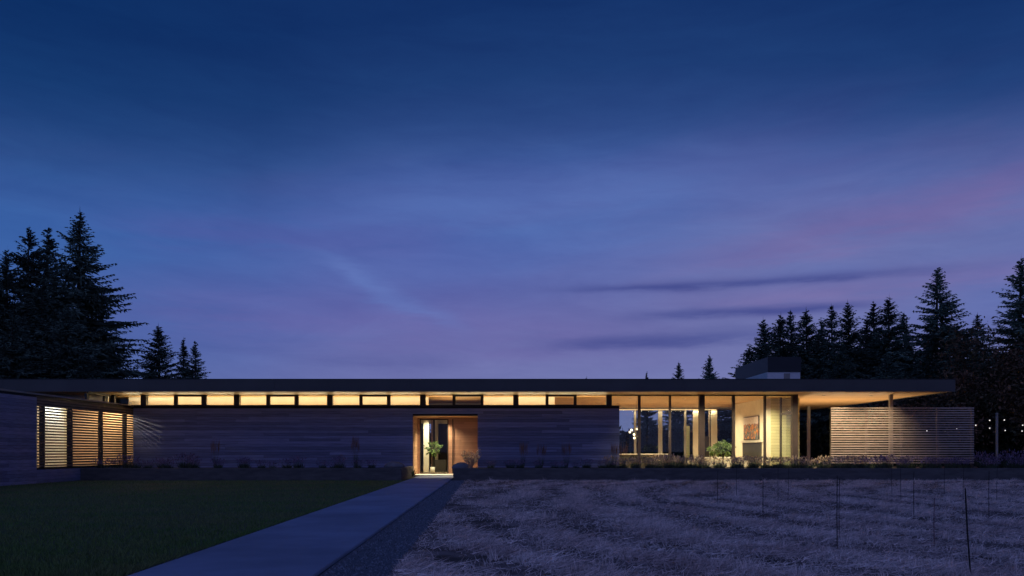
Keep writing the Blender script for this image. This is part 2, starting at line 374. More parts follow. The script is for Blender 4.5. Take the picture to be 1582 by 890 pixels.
# straw: swaths in arcs across the dry field, upright stubble and lying stalks
def field_pts(n):
    y = 5.5+27*NP.random(n)**1.45; xl = PR(y)+.72-.005*(y-5); xr = np.minimum(44, .70*y+1.5); x = xl+(xr-xl)*NP.random(n)
    r = np.hypot((x-31)*.9, y-19); wob = .5*np.sin(x*.9+y*.31)+.35*np.sin(x*.37-y*.8)
    p = .5+.5*np.sin(r*2*math.pi/1.45+wob*2.4); bare = np.exp(-((x-PR(y)-1.2)/1.0)**2)*(np.sin(y*1.7+x*2)*.5+.5) 
    patch = np.sin(x*.83+1.3*np.sin(y*.61))*np.sin(y*1.05+1.7*np.sin(x*.47)); pt = np.clip((patch-.45)*3.2, 0, 1)
    keep = NP.random(n) < (.14+.86*p**1.9)*(1-.85*bare)*(1-.72*pt)
    return x[keep], y[keep]
x, y = field_pts(340000); n = len(x)
b = np.stack([x, y, np.full(n, .004)], 1); L = .03+.075*NP.random(n); a = NP.random(n)*6.28; le = .35+.95*NP.random(n)
t = b+np.stack([L*np.sin(le)*np.cos(a), L*np.sin(le)*np.sin(a), L*np.cos(le)], 1)
V1 = blades(b, t, .006+.006*NP.random(n))
x, y = field_pts(190000); n = len(x); a = NP.normal(.3, .9, n); L = .07+.15*NP.random(n); z0 = .01+.035*NP.random(n)
b = np.stack([x, y, z0], 1); t = b+np.stack([L*np.cos(a), L*np.sin(a), NP.normal(0, .03, n)+.02], 1)
V2 = blades(b, t, .006+.006*NP.random(n))
nt = 420; x, y = field_pts(nt*3); x, y = x[:nt], y[:nt]; k = 26; n = len(x)*k; xx = np.repeat(x, k)+NP.normal(0, .035, n); yy = np.repeat(y, k)+NP.normal(0, .035, n)
b = np.stack([xx, yy, np.full(n, .004)], 1); L = (.06+.12*NP.random(n))*np.repeat(.6+.8*NP.random(len(x)), k); a = NP.random(n)*6.28; le = .15+.5*NP.random(n)
V3 = blades(b, b+np.stack([L*np.sin(le)*np.cos(a), L*np.sin(le)*np.sin(a), L*np.cos(le)], 1), .006+.006*NP.random(n))
V2 = np.concatenate([V2, V3])
tag(link('field_straw', soup('field_straw', np.concatenate([V1, V2]), 3, M['straw'])), 'pale dry straw and stubble covering the field right of the path', 'straw', kind='stuff')

# ------------------------------------------------------------------ the house
XL, XR = X(206, D), X(957, D)                # facade wall ends
ZW, ZC = Z(627, D), Z(609.5, D)              # wall top, soffit
OX0, OX1, OZ = X(637.5, D), X(738, D), Z(642.5, D)
YF, YR = 35.07, 51.2; ZF = Z(586, YF); RX0, RX1 = -34.0, X(1476, YF)
house = empty('house', (0, D, 0), 'long low modern house with flat roof, cedar board wall and lit clerestory windows', 'house')
# facade wall: sheathing core + individual boards
core = MB(); y0, y1 = D+.028, D+.30
core.box(XL-.2, OX0-.0, y0, y1, 0, ZW-.02); core.box(OX1, XR-.03, y0, y1, 0, ZW-.02); core.box(OX0, OX1, y0, y1, OZ+.02, ZW-.02)
wall = core.build('wall', M['core'], house)
PITCH = .1282; rows = int(ZW/PITCH)
def board_run(xa, xb, z0, z1, yf, yb):
    x = xa
    while x < xb-.01:
        L = R.choice((2.4, 3.0, 3.7, 4.3, 4.9)); e = x+L
        if xb-e < 1.2: e = xb
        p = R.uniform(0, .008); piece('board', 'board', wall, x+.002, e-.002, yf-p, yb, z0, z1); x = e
for i in range(rows):
    z0, z1 = i*PITCH+.004, (i+1)*PITCH-.003
    if z0 < OZ:
        zt = z1
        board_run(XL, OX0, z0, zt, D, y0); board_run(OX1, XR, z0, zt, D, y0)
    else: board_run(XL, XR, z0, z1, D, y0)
MB().box(XL, XR+.02, D-.03, D+.33, ZW-.018, ZW+.012).build('wall_cap', M['frame'], house)
MB().box(XR-.029, XR+.001, D+.03, D+.30, 0, ZW-.02).build('wall_end', M['post'], house)
# entrance recess
YE = 39.2
jl = MB().box(OX0-.30, OX0-.001, D+.301, YE, 0, OZ+.1).build('entry_jamb', M['cedar_v'], house)
for i in range(22):
    z0 = i*PITCH+.004
    if z0+PITCH < OZ+.02: piece('jamb_board', 'jamb', jl, OX0-.001, OX0+.024, D+.03, YE-.03, z0, z0+PITCH-.007)
MB().box(OX1+.001, OX1+.30, D+.301, YE, 0, OZ+.1).build('entry_jamb', M['cedar_v'], house)
MB().box(OX0-.3, OX1+.3, D+.301, YE+.4, OZ+.002, OZ+.10).build('entry_ceiling', M['cedar'], house)
MB().box(OX0-.1, OX1+.1, D-.06, YE-.002, .0, .085).build('entry_landing', M['landing'], house)
gx0, gx1, gz1 = X(648.6, YE), X(693, YE), Z(647.3, YE)
MB().box(OX0+.02, gx0, YE-.05, YE+.05, .085, OZ).box(gx0, OX1+.3, YE-.05, YE+.05, gz1, OZ).build('entry_trim', M['cedar_v'], house)
ew = MB().box(gx0, gx0+.055, YE-.03, YE+.04, .085, gz1).box(gx1-.06, gx1, YE-.03, YE+.04, .085, gz1).box(gx0+.055, gx1-.06, YE-.03, YE+.04, gz1-.055, gz1).box(gx0+.055, gx1-.06, YE-.03, YE+.04, .085, .15).build('entry_window', M['frame'], house)
MB().box(gx0+.055, gx1-.06, YE, YE+.012, .15, gz1-.055).build('pane', M['glass'], ew)
dx = X(699.5, YE)
door = MB().box(gx1+.002, dx-.02, YE-.045, YE+.03, .09, gz1-.002).box(dx+.03, OX1+.25, YE-.06, YE+.03, .09, gz1-.002).build('door', M['cedar_v'], house)
MB().box(dx-.02, dx+.03, YE-.02, YE+.03, .09, gz1-.002).build('door_seam', M['frame'], door)
MB().tube([(dx+.005, YE-.10, Z(657, YE)), (dx+.005, YE-.10, Z(726, YE))], .016).tube([(dx+.005, YE-.1, 2.3), (dx+.005, YE-.02, 2.3)], .01).tube([(dx+.005, YE-.1, .4), (dx+.005, YE-.02, .4)], .01).build('handle', M['frame'], door)
# roof
roof = MB().box(RX0, RX1-.05, YF+.05, YR-.05, ZC+.05, ZF-.03).build('roof', M['fascia'], house)
soff = MB().box(RX0, RX1-.04, YF+.04, YR-.04, ZC, ZC+.045).build('soffit', M['cedar'], house)
nx = 9; xs = np.linspace(RX0, RX1, nx+1)
for i in range(nx): piece('fascia_panel', 'fascia', roof, xs[i]+.003, xs[i+1]-.003, YF-.004*(i % 2), YF+.038, ZC-.03, ZF-.012*0)
piece('fascia_panel', 'fascia', roof, RX1-.038, RX1-.001, YF+.045, YR, ZC-.03, ZF-.002)
piece('fascia_panel', 'fascia', roof, RX0, RX1-.04, YR-.038, YR, ZC-.03, ZF-.002)
MB().box(RX0, RX1+.015, YF-.02, YF+.10, ZF-.0, ZF+.02).build('roof_edge_flashing', M['chim'], roof)
# clerestory: posts, frames, panes
wide = [221.5+143.9*k for k in range(8)]
thin = [(268, 272), (312, 318), (411, 415), (456, 460.5), (554.8, 558), (599, 603), (699, 702), (744, 747), (843, 846), (888, 891)]
YG = D+.12
edges = []
for k, u in enumerate(wide):
    xa, xb = X(u-4.2, D), X(u+4.2, D); zb = ZW+.012 if u < 950 else .1
    piece('post', 'post' if u > 950 else 'frame', house, xa, xb, D+.01 if u > 950 else D-.01, D+.24, zb, ZC-.001); edges.append((xa, xb))
for a, b in thin:
    piece('post', 'frame', house, X(a, D), X(b, D), D+.03, D+.18, ZW+.012, ZC-.001); edges.append((X(a, D), X(b, D)))
piece('post', 'frame', house, X(171, D), X(176, D), D+.03, D+.18, ZW+.012, ZC-.001); edges.append((X(171, D), X(176, D)))
edges.sort()
for (a0, a1), (b0, b1) in zip(edges, edges[1:]):
    if a1 > XR-.6: continue
    mid = (a1+b0)/2; u = U0+mid*F/D; op = any(abs(u-c) < 8 for c in (292, 435, 578, 722, 867))
    t = .07 if op else .028; tb = .045 if op else .03
    fr = MB()
    fr.box(a1+.001, b0-.001, D+.05, D+.15, ZC-.022-t, ZC-.003).box(a1+.001, b0-.001, D+.05, D+.15, ZW+.013, ZW+.013+tb)
    if op: fr.box(a1+.001, a1+.05, D+.052, D+.148, ZW+.013+tb, ZC-.022-t).box(b0-.05, b0-.001, D+.052, D+.148, ZW+.013+tb, ZC-.022-t)
    wdw = fr.build('clerestory_window', M['frame'], house)
    MB().box(a1+.002, b0-.002, D+.10, D+.112, ZW+.013+tb, ZC-.022-t).build('pane', M['glass'], wdw)
# great room front glazing
gm = [(936.5, 942), (986, 990), (1034, 1037), (1080, 1088), (1132, 1136), (1181, 1184), (1226.5, 1234)]
for a, b in [gm[1], gm[2], gm[4], gm[5]]:
    piece('mullion', 'post', house, X(a, D), X(b, D), D+.02, D+.17, .40, ZC-.001)
for (a, b), (c, d) in zip(gm, gm[1:]):
    x0, x1 = X(b, D), X(c, D)
    z0 = .45
    if a < 940: z0 = ZW+.05; 
    wdw = MB().box(x0+.001, x1-.001, D+.05, D+.14, ZC-.06, ZC-.002).box(max(x0, XR if a < 940 else x0)+.021, x1-.001, D+.05, D+.14, .40, .46).build('front_window', M['frame'], house)
    if a < 940:
        MB().box(XR+.022, x1-.002, D+.09, D+.102, .46, ZC-.06).box(x0+.002, XR+.02, D+.091, D+.103, ZW+.013, ZC-.06).build('pane', M['glass'], wdw)
    else: MB().box(x0+.002, x1-.002, D+.09, D+.102, .46, ZC-.06).build('pane', M['glass'], wdw)
# light shelf behind the clerestory, partition walls
YP = 39.06
xa, xb, xc, xd = -18.3, X(662, YP), X(747, YP), X(857, YP)
MB().box(-18.25, XR-.1, D+.31, YP-.001, ZW-.14, ZW-.04).build('light_shelf', M['white'], house)
MB().box(xa, xb, YP, YP+.15, ZW-.2, ZC-.002).build('partition_wall', M['white'], house)
MB().box(xc, xd, YP, YP+.15, .1, ZC-.002).build('partition_wall', M['white'], house)
MB().box(xd-.15, xd-.001, YP+.151, 48.4, .1, ZC-.002).build('interior_wall', M['plaster'], house)
MB().box(-18.3, X(654, YE)-.2, YE+.06, 48.6, ZW-.3, ZW-.201).build('inner_ceiling', M['dark'], house)
# hall seen through the entrance
MB().box(-6, 14.4, YE+.41, 48.6, .0, .1).box(5.3, 14.4, D+.34, YE+.409, 0, .1).box(-4.6, -.8, YE+.05, YE+.409, .0, .10).build('floor', M['floor'], house)
px0, px1 = X(654.3, 41.0), X(662.2, 41.0)
MB().box(px0, px1, 41.0, 41.35, .1, 3.0).build('hall_pier', M['white'], house)
MB().box(-4.72, -4.6, YE+.05, 48.4, .1, 3.2).build('interior_wall', M['plaster'], house)
MB().box(px1-.05, X(668.5, 43), 43.0, 43.15, .1, 3.2).build('hall_panel', M['cedar_v'], house)
MB().box(X(666, 44), X(673, 44), 44, 44.1, .1, 3.2).build('hall_panel', M['dark'], house)
MB().box(X(672.6, 44), X(677, 44), 43.8, 44.1, .1, 3.2).build('hall_pier', M['plaster'], house)
MB().box(-4.6, xc, 44.101, 44.2, 2.72, ZC-.01).build('hall_header', M['plaster'], house)
MB().box(-4.6, -.7, YE+.41, 48.4, 2.98, 3.06).build('hall_ceiling', M['plaster'], house)
MB().box(X(677, 45), -.8, 45.0, 45.1, .1, 2.98).build('hall_panel', M['dark'], house)  # dark panel added to darken the view to the rear window
hw = MB()
for xm in (-4.5, -3.2, -2.0, -.75): hw.box(xm-.04, xm+.04, 48.4, 48.5, .1, 2.98)
hw.box(-4.6, -.7, 48.41, 48.49, .1, .18)
hwo = hw.build('hall_window', M['frame'], house); MB().box(-4.6, -.7, 48.45, 48.46, .18, 2.98).build('pane', M['glass'], hwo)
MB().box(xc-.10, xc-.001, YE+.42, 48.4, .1, 2.98).build('interior_wall', M['dark'], house)
# great room: rear glazing, side pieces, fireplace wall
YB = 48.5
def rx(u): return X(u, YB)
rear = MB()
for a, b in ((979.5, 983), (1016.8, 1023), (1057, 1060), (1094.5, 1097)): piece('mullion', 'steel', house, rx(a), rx(b), YB-.06, YB+.06, .1, ZC-.07)
rw = MB().box(xd, 14.0, YB-.05, YB+.05, ZC-.10, ZC-.002).box(xd, 14.0, YB-.05, YB+.05, .1, .18).build('rear_window', M['steel'], house)
MB().box(xd, rx(1070), YB, YB+.012, .18, ZC-.10).build('pane', M['glass'], rw); MB().box(rx(1098), 13.3, YB+.013, YB+.025, .18, ZC-.10).build('pane', M['glass'], rw)
MB().box(rx(1070), rx(1080), YB-.16, YB-.061, .1, ZC-.1).build('rear_pier', M['plaster'], house); MB().box(rx(1098), rx(1107), YB-.16, YB-.061, .1, ZC-.1).build('rear_pier', M['plaster'], house)
MB().box(rx(1080), rx(1094.5), YB-.14, YB-.062, .1, 2.1).build('rear_cabinet', M['dark'], house)
MB().box(rx(1060.5), rx(1069.8), YB+.7, YB+.75, .5, 2.75).build('rear_siding', M['siding'], house)
# chimney block: inside it carries the fireplace, above the roof its cap
CX0, CX1, CY0, CY1 = 13.25, 14.95, 40.0, 45.2
MB().box(CX0, CX1, CY0, CY1, .1, ZC-.003).build('fireplace_wall', M['plaster'], house)
MB().box(X(1191, CY0-.03), CX1, CY0-.04, CY0-.001, .1, ZC-.004).build('siding_panel', M['siding'], house)
yb0, yb1 = 13.2*F/(1172-U0), 13.2*F/(1149-U0)
fp = MB().box(CX0-.012, CX0-.001, yb0-.35, yb1+.35, .4, Z(684, 42)).build('fireplace', M['firebox'], house)
MB().box(CX0-.10, CX0-.002, yb0-.5, yb1+.5, Z(684, 42)+.02, Z(684, 42)+.12).build('mantel', M['counter'], fp)
MB().box(13.35, 15.0, 40.0, 45.4, ZF-.05, Z(575, 40)).build('chimney_base', M['chimb'], house)
ch = MB().box(13.5-.14, 15.03, 39.97, 45.5, Z(575, 40)+.004, Z(551.5, 40)).build('chimney', M['chim'], house)
MB().box(14.18, 14.48, 39.975, 39.998, ZF+.13, Z(575, 40)-.06).build('chimney_vent', M['steel'], house)
# east side light beside the corner post
es = MB().box(13.74, 13.80, 39.20, 39.36, .1, ZC-.003).box(13.745, 13.795, D+.25, 39.2, Z(640, 38.3), Z(640, 38.3)+.10).build('side_window', M['frame'], house)
MB().box(13.765, 13.775, D+.25, 39.2, .2, Z(640, 38.3)).box(13.765, 13.775, D+.25, 39.2, Z(640, 38.3)+.1, ZC-.003).build('pane', M['glass'], es)
# porch columns
piece('porch_column', 'steel', house, 18.27-.075, 18.27+.075, D, D+.15, .4, ZC-.001)
piece('porch_column', 'steel', house, 18.27-.075, 18.27+.075, 47.3, 47.45, .1, ZC-.001)
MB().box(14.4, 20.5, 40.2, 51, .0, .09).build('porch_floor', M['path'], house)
# west wing: board wall, slat screen, low roof, room behind
WX = XL
wy0 = 29.56
ww = MB().box(WX-.30, WX-.03, 20, wy0-.001, 0, ZW-.03).box(WX-.30, WX-.03, wy0, 37.2, 0, .60).build('wing_wall', M['core'], house)
for i in range(rows):
    z0, z1 = i*PITCH+.004, (i+1)*PITCH-.003
    y = 20.0
    while y < wy0-.01:
        e = min(wy0, y+R.choice((2.4, 3.1, 3.9)));  e = wy0 if wy0-e < 1 else e
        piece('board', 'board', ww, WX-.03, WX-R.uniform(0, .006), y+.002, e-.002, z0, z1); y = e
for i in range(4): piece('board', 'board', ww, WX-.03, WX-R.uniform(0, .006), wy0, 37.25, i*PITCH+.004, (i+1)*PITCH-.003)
MB().box(-27, WX+.03, 20, 37.28, ZW-.028, ZW+.03).build('wing_roof', M['steel'], house)
scr = MB().box(WX-.20, WX-.06, wy0+.02, 37.25, 2.90, ZW-.03).build('slat_screen', M['frame'], house)
pitch = .108; ns = int((ZW-.04-.62)/pitch)
for i in range(ns): z0 = .625+i*pitch; piece('slat', 'slat', scr, WX-.028, WX-.006, wy0, 37.27, z0, z0+.068)
for yy_ in (30.12, 32.02, 34.5, 36.7): piece('post', 'frame', scr, WX-.21, WX-.05, yy_-.055, yy_+.055, .60, 2.899)
MB().box(-26, WX-.31, 20, 37.2, .3, .4).build('wing_floor', M['floor'], house)
MB().box(-20.2, -20.1, 20, 37.2, .4, 3.25).build('wing_back_wall', M['plaster'], house)
MB().box(-20.09, WX-.32, 37.29, 37.35, .4, 3.25).build('wing_end_wall', M['jamb'], house)
MB().box(-20.09, WX-.31, 29.0, 29.1, .4, 3.25).build('wing_end_wall', M['plaster'], house)
wp = MB().box(-20.095, -20.05, 34.7, 36.5, .45, 2.75).build('wing_white_panel', M['white'], house)  # white panel added to catch the cool fill
MB().box(WX-.319, WX-.012, 37.285, 37.325, .4, 2.9).build('wing_end_wall', M['jamb'], house)
# wing clerestory running back under the main roof
wcl = MB().box(-18.36, -18.30, YF+.2, D+.1, ZC-.10, ZC-.003).box(-18.36, -18.30, YF+.2, D+.1, ZW+.031, ZW+.09).build('side_clerestory', M['post'], house)
for yy_ in (34.85+.3, 36.75): piece('post', 'frame', wcl, -18.38, -18.27, yy_-.08, yy_+.08, ZW+.09, ZC-.10)
MB().box(-18.34, -18.33, YF+.2, D+.1, ZW+.09, ZC-.1).build('pane', M['glass'], wcl)
MB().box(-24, -18.5, D+.1, D+.2, ZW+.03, ZC-.002).build('clerestory_wall', M['white'], house)

# ------------------------------------------------------------------ lights of the house and added fill lamps
def led(x0, x1, y, z, p, up=True, w=.05):
    o = MB().box(x0, x1, y-.02, y+.02, z, z+.015).build('led_strip', M['led'], house)
    lamp('led_light', 'AREA', ((x0+x1)/2, y, z+.05 if up else z-.03), p, house, LEDC, size=x1-x0, size_y=w, rot=(math.pi if up else 0, 0, 0))
led(-17.9, -10.5, D+.62, ZW-.03, 175); led(-10.5, xb, D+.62, ZW-.03, 163); led(xb+.2, xc-.1, D+.62, ZW-.03, 50); led(xc, xd, D+.62, ZW-.03, 84); led(xd+.1, XR-.3, D+.62, ZW-.03, 60)
led(xd+.2, 13.0, YB-.25, ZC-.16, 85, up=False)
def downlight(x, y, z, p, label, spot=110, col=WARM, group='recessed ceiling downlights', tilt=0):
    e = empty('recessed_downlight', (x, y, z), label, 'downlight', group)
    MB().lathe((x, y, z), [(.085, -.012), (.085, .0), (.055, .0), (.055, -.012)], 16).build('trim_ring', M['steel'], e)
    MB().lathe((x, y, z-.008), [(.052, 0), (.052, .006)], 16).build('lens', M['lens'], e)
    lamp('downlight_lamp', 'SPOT', (x, y, z-.03), p, e, col, .05, rot=(math.radians(tilt), 0, 0), spot=spot, blend=1.0)
led(xb+.3, xc-.3, 40.4, 3.07, 14)  # added strip above the hall ceiling, brightens the clerestory panes there
downlight((OX0+OX1)/2-.35, 38.75, OZ, 640, 'small recessed downlight in the entrance ceiling', 128)
for x, y, lb in ((15.25, 37.7, 'recessed soffit downlight between corner post and slat fence'), (17.65, 38.05, 'recessed soffit downlight above the slat fence near porch column')):
    downlight(x, y, ZC, 30, lb, 120)
for u, p, lb in ((1030, 170, 'recessed downlight at the soffit edge before the second glass pane'), (1077, 620, 'recessed downlight at the soffit edge before the great room post'), (1181, 620, 'recessed downlight at the soffit edge before the fireplace'), (1250, 380, 'recessed downlight at the soffit edge near the left end of the slat fence'), (1315, 560, 'recessed downlight at the soffit edge above the slat fence'), (1378, 330, 'recessed downlight at the soffit edge near the porch column')):
    downlight(X(u, 35.55), 35.55, ZC, p, lb, 108, tilt=26)
downlight(X(724, 35.6), 35.6, ZC, 200, 'added fill downlight in the soffit above the twiggy shrub', 56)  # added lamp, lifts the shrub out of silhouette
downlight(X(668, 35.4), 35.4, ZC, 260, 'added fill downlight in the soffit above the path end', 50)  # added lamp for the warm spill on the path
downlight(12.9, 38.7, ZC, 950, 'added fill downlight in the great room ceiling close to the glass corner', 150)  # added lamp that lights the siding panel from the front
for i, (x, y) in enumerate(((6.5, 40.2), (9.2, 40.2), (11.6, 40.2), (6.5, 44.5), (9.2, 44.5), (11.6, 44.5))):
    downlight(x, y, ZC, 820, f'{("front", "rear")[i//3]} row recessed ceiling downlight, {ORD[i%3]} from the left, in the glazed great room', 150)
downlight(-3.6, 40.5, 2.98, 420, 'recessed downlight in the hall ceiling behind the entrance glass', 140)
# ------------------------------------------------------------------ things in the great room and hall
ce = empty('chandelier', P(983, 609.6, 42.0), 'branching pendant light with small white globes in the great room', 'chandelier')
cx, cy, cz = P(983, 668, 42.0)
MB().tube([(cx, cy, ZC-.001), (cx, cy, cz+.05)], .008, 6).build('cord', M['wire'], ce)
arms = MB(); 
for k, (a, dz, r) in enumerate(((0, .30, .16), (1.3, .18, .28), (2.4, .02, .40), (3.3, .12, .26), (4.2, -.12, .34), (5.2, -.22, .2), (.7, -.28, .22), (2.9, -.3, .1))):
    p = (cx+r*math.cos(a), cy+r*math.sin(a), cz+dz); arms.tube([(cx, cy, cz+dz*.4), p], .008, 5)
    MB().ball(p, .06, 10, 7).build('globe', M['bulb'], ce, True)
    if k % 2 == 0: lamp('globe_lamp', 'POINT', (p[0], p[1], p[2]-.0), 55, ce, (1, .78, .5), .061)
arms.build('arm', M['wire'], ce)
# painting on the fireplace wall
pmn = bpy.data.materials.new('abstract_painting'); pmn.use_nodes = True; g = NG(pmn.node_tree); b_ = pmn.node_tree.nodes['Principled BSDF']
geo = g.new('ShaderNodeNewGeometry'); s_ = g.new('ShaderNodeSeparateXYZ'); g.l.new(geo.outputs['Position'], s_.inputs[0])
vor = g.new('ShaderNodeTexVoronoi'); g.l.new(geo.outputs['Position'], vor.inputs['Vector']); vor.inputs['Scale'].default_value = 8.5
sc_ = g.new('ShaderNodeSeparateColor'); g.l.new(vor.outputs['Color'], sc_.inputs[0])
rp = g.ramp(sc_.outputs[0], [(0, (.10, .12, .12, 1)), (.3, (.16, .11, .08, 1)), (.48, (.45, .14, .04, 1)), (.58, (.70, .28, .05, 1)), (.72, (.22, .24, .22, 1)), (.88, (.34, .15, .12, 1))]); 
for nd in g.n:
    if nd.type == 'VALTORGB': nd.color_ramp.interpolation = 'CONSTANT'
ztop = Z(655, 42); nz = g.m('ADD', s_.outputs[2], g.m('MULTIPLY', g.noise(geo.outputs['Position'], 5, 3), .25))
rp = g.mix(g.sm(nz, ztop+.09, ztop+.14), rp, g.mix(g.noise(geo.outputs['Position'], 9, 4), (.45, .33, .33, 1), (.9, .8, .72, 1)))
g.put(b_.inputs['Base Color'], rp); b_.inputs['Roughness'].default_value = .6
ptg = empty('painting', (CX0-.03, (yb0+yb1)/2, Z(663, 42)), 'framed abstract painting in orange and grey above the fireplace', 'painting')
zt, zb = Z(643.5, 42.1), Z(679.5, 42.1)
MB().box(CX0-.06, CX0-.002, yb0, yb1, zb, zt).build('frame', M['frame'], ptg); MB().box(CX0-.068, CX0-.061, yb0+.03, yb1-.03, zb+.03, zt-.03).build('canvas', pmn, ptg)
# kitchen island and sofa backs
isl = empty('kitchen_island', (X(1010, 44), 44, .1), 'long dark kitchen island with pale stone top in the great room', 'island')
MB().box(5.9, 9.0, 43.6, 44.5, .1, 1.0).build('cabinet', M['dark'], isl); MB().box(5.8, 9.1, 43.5, 44.6, 1.001, 1.06).build('counter_top', M['counter'], isl)
sf = empty('sofa', (11.2, 41.5, .1), 'oatmeal fabric sofa with its back to the great room glass', 'sofa')
MB().box(10.0, 12.5, 41.2, 42.1, .15, .5).build('seat', M['fabric'], sf, bevel=.04); MB().box(10.0, 12.5, 41.0, 41.199, .15, .9).build('backrest', M['fabric'], sf, bevel=.04)
for s0 in (9.78, 12.501): MB().box(s0, s0+.22, 41.0, 42.1, .15, .7).build('armrest', M['fabric'], sf, bevel=.04)
def leafy(name, c, rad, n, ll, label, pot=None, stem_z=None, group=None):
    e = empty(name, (c[0], c[1], pot[2] if pot else c[2]-rad), label, 'plant', group); off = np.array(rootloc(e))
    d = NP.normal(size=(n, 3)); d /= np.linalg.norm(d, axis=1, keepdims=True); d[:, 2] *= .8; d[:, 0] *= 1+.35*np.sin(5*np.arctan2(d[:, 2], d[:, 0]))
    rr = rad*(.25+.6*NP.random(n)); b = np.array(c)+d*rr[:, None]; out = d+NP.normal(0, .45, (n, 3)); out[:, 2] -= .25
    out /= np.linalg.norm(out, axis=1, keepdims=True); L = ll*(.7+.6*NP.random(n)); t = b+out*L[:, None]
    fo = soup('foliage', diamonds(b, t, L*.5)-off, 4, M['green']); link('foliage', fo, e)
    if pot:
        px, py, pz_, pr, ph = pot
        MB().lathe((px, py, pz_), [(pr*.82, 0), (pr, ph), (pr*.88, ph), (pr*.86, ph*.9)], 18).build('pot', M['pot'] if pr < .15 else M['dark'], e, True)
        st = MB()
        for k in range(4): a = k*1.7; st.tube([(px+.03*math.cos(a), py+.03*math.sin(a), pz_+ph*.85), (px+.05*math.cos(a), py+.05*math.sin(a), c[2]-.2), (c[0]+.2*math.cos(a), c[1]+.2*math.sin(a), c[2]+.1)], [.014, .011, .006], 6)
        st.build('stem', M['trunk'], e)
    return e
hx, hy, hz = P(669.5, 693, 40.3)
leafy('potted_plant', (hx, hy, hz), .40, 110, .23, 'leafy green houseplant in white pot behind the entrance glass', pot=(X(668.3, 40.3), 40.3, .10, .13, .30))
leafy('houseplant', P(1117, 693, 39.0), .42, 220, .22, 'bright green bushy houseplant behind the great room glass', pot=(X(1117, 39), 39.0, .1, .2, .45))
leafy('houseplant', P(1103, 696, 39.6), .30, 130, .18, 'smaller darker houseplant left of the bright bushy one', pot=(X(1103, 39.6), 39.6, .1, .16, .4))
hc = MB().box(X(672, 42), X(689, 42), 42, 42.4, .1, .75).build('hall_bench', M['dark']); tag(hc, 'low dark bench in the hall behind the potted plant', 'bench')
lamp('wing_lamp', 'AREA', (-18.9, 33.0, 3.2), 34, house, (1, .72, .44), 1.0, 2.6)
lamp('wing_cool_fill', 'AREA', (-19.85, 35.6, 3.2), 24, house, (.74, .90, 1.0), .25, 1.4)  # added cool fill for the bluish white left pane
sc = empty('ceiling_globe_light', (-18.2, 36.5, 3.25), 'small globe ceiling light behind the west slat screen near the corner', 'ceiling light')
MB().lathe((-18.2, 36.5, 3.22), [(.07, 0), (.07, .03)], 14).build('canopy', M['frame'], sc); MB().ball((-18.2, 36.5, 3.13), .06, 10, 6).build('globe', M['bulb'], sc, True)
lamp('globe_lamp', 'POINT', (-18.2, 36.5, 3.06), 150, sc, WARM, .02)
# unseen fill lamps added on the porch floor to light the soffit
for x, lb in ((15.2, 'leftmost'), (17.4, 'middle'), (19.3, 'rightmost')):
    u_ = empty('porch_fill_light', (x, 41.2, .09), f'{lb} added porch floor fill light aimed at the cedar soffit', 'uplight', 'added porch fill lights')
    MB().lathe((x, 41.2, .09), [(.07, 0), (.07, .10), (.055, .10), (.055, .06)], 14).build('can', M['frame'], u_)
    lamp('soffit_fill_lamp', 'SPOT', (x, 41.2, .22), 400, u_, (1, .76, .46), .05, rot=(math.pi, 0, 0), spot=150, blend=.7)

# ------------------------------------------------------------------ planters
def planter(x0, x1, label):
    e = empty('planter', ((x0+x1)/2, 32.6, 0), label, 'planter')
    MB().box(x0, x1, 32.6, 32.82, 0, Z(723.4, 32.6)).build('front_wall', M['concrete'], e, bevel=.012)
    return e
pzl = Z(723.4, 32.6)
LX1, RX_0 = X(620, 32.6), X(700, 32.6)
pl = planter(WX+.01, LX1, 'low dark concrete planter wall left of the path'); pr_ = planter(RX_0, 30.0, 'long low dark concrete planter wall right of the path')
MB().box(LX1-.22, LX1, 32.821, 37.2, 0, pzl).build('end_wall', M['concrete'], pl, bevel=.012); MB().box(RX_0, RX_0+.22, 32.821, 37.2, 0, pzl).build('end_wall', M['concrete'], pr_, bevel=.012)
SOIL = pzl-.07
MB().box(WX+.02, LX1-.221, 32.821, 37.25, 0, SOIL).build('soil', M['soil'], pl); MB().box(RX_0+.221, 30, 32.821, 37.25, 0, SOIL).box(14.0, 30, 37.251, 40.15, 0, SOIL-.001).build('soil', M['soil'], pr_)

def lavender_mesh(seed, h, r, n):
    global NP; sv = NP; NP = np.random.default_rng(seed)
    a = NP.random(n)*6.28; rr = r*np.sqrt(NP.random(n)); b = np.stack([.4*rr*np.cos(a), .4*rr*np.sin(a), np.zeros(n)], 1)
    hh = h*(.55+.5*NP.random(n)); t = np.stack([rr*1.25*np.cos(a), rr*1.25*np.sin(a), hh], 1)+NP.normal(0, .03, (n, 3))
    m = int(n*1.6); a2 = NP.random(m)*6.28; r2 = r*np.sqrt(NP.random(m)); b2 = np.stack([.6*r2*np.cos(a2), .6*r2*np.sin(a2), np.zeros(m)], 1); t2 = np.stack([1.1*r2*np.cos(a2), 1.1*r2*np.sin(a2), h*(.25+.4*NP.random(m))], 1)
    fol = np.concatenate([blades(b, t, np.full(n, .010)), blades(b2, t2, .02+.02*NP.random(m))])
    hd = t+(t-b)/np.linalg.norm(t-b, axis=1, keepdims=True)*(.06+.07*NP.random(n))[:, None]
    fl = np.concatenate([diamonds(t, hd, .034+.02*NP.random(n)), diamonds(t, hd, .034+.02*NP.random(n))])
    NP = sv
    return fol, fl
LV = {}
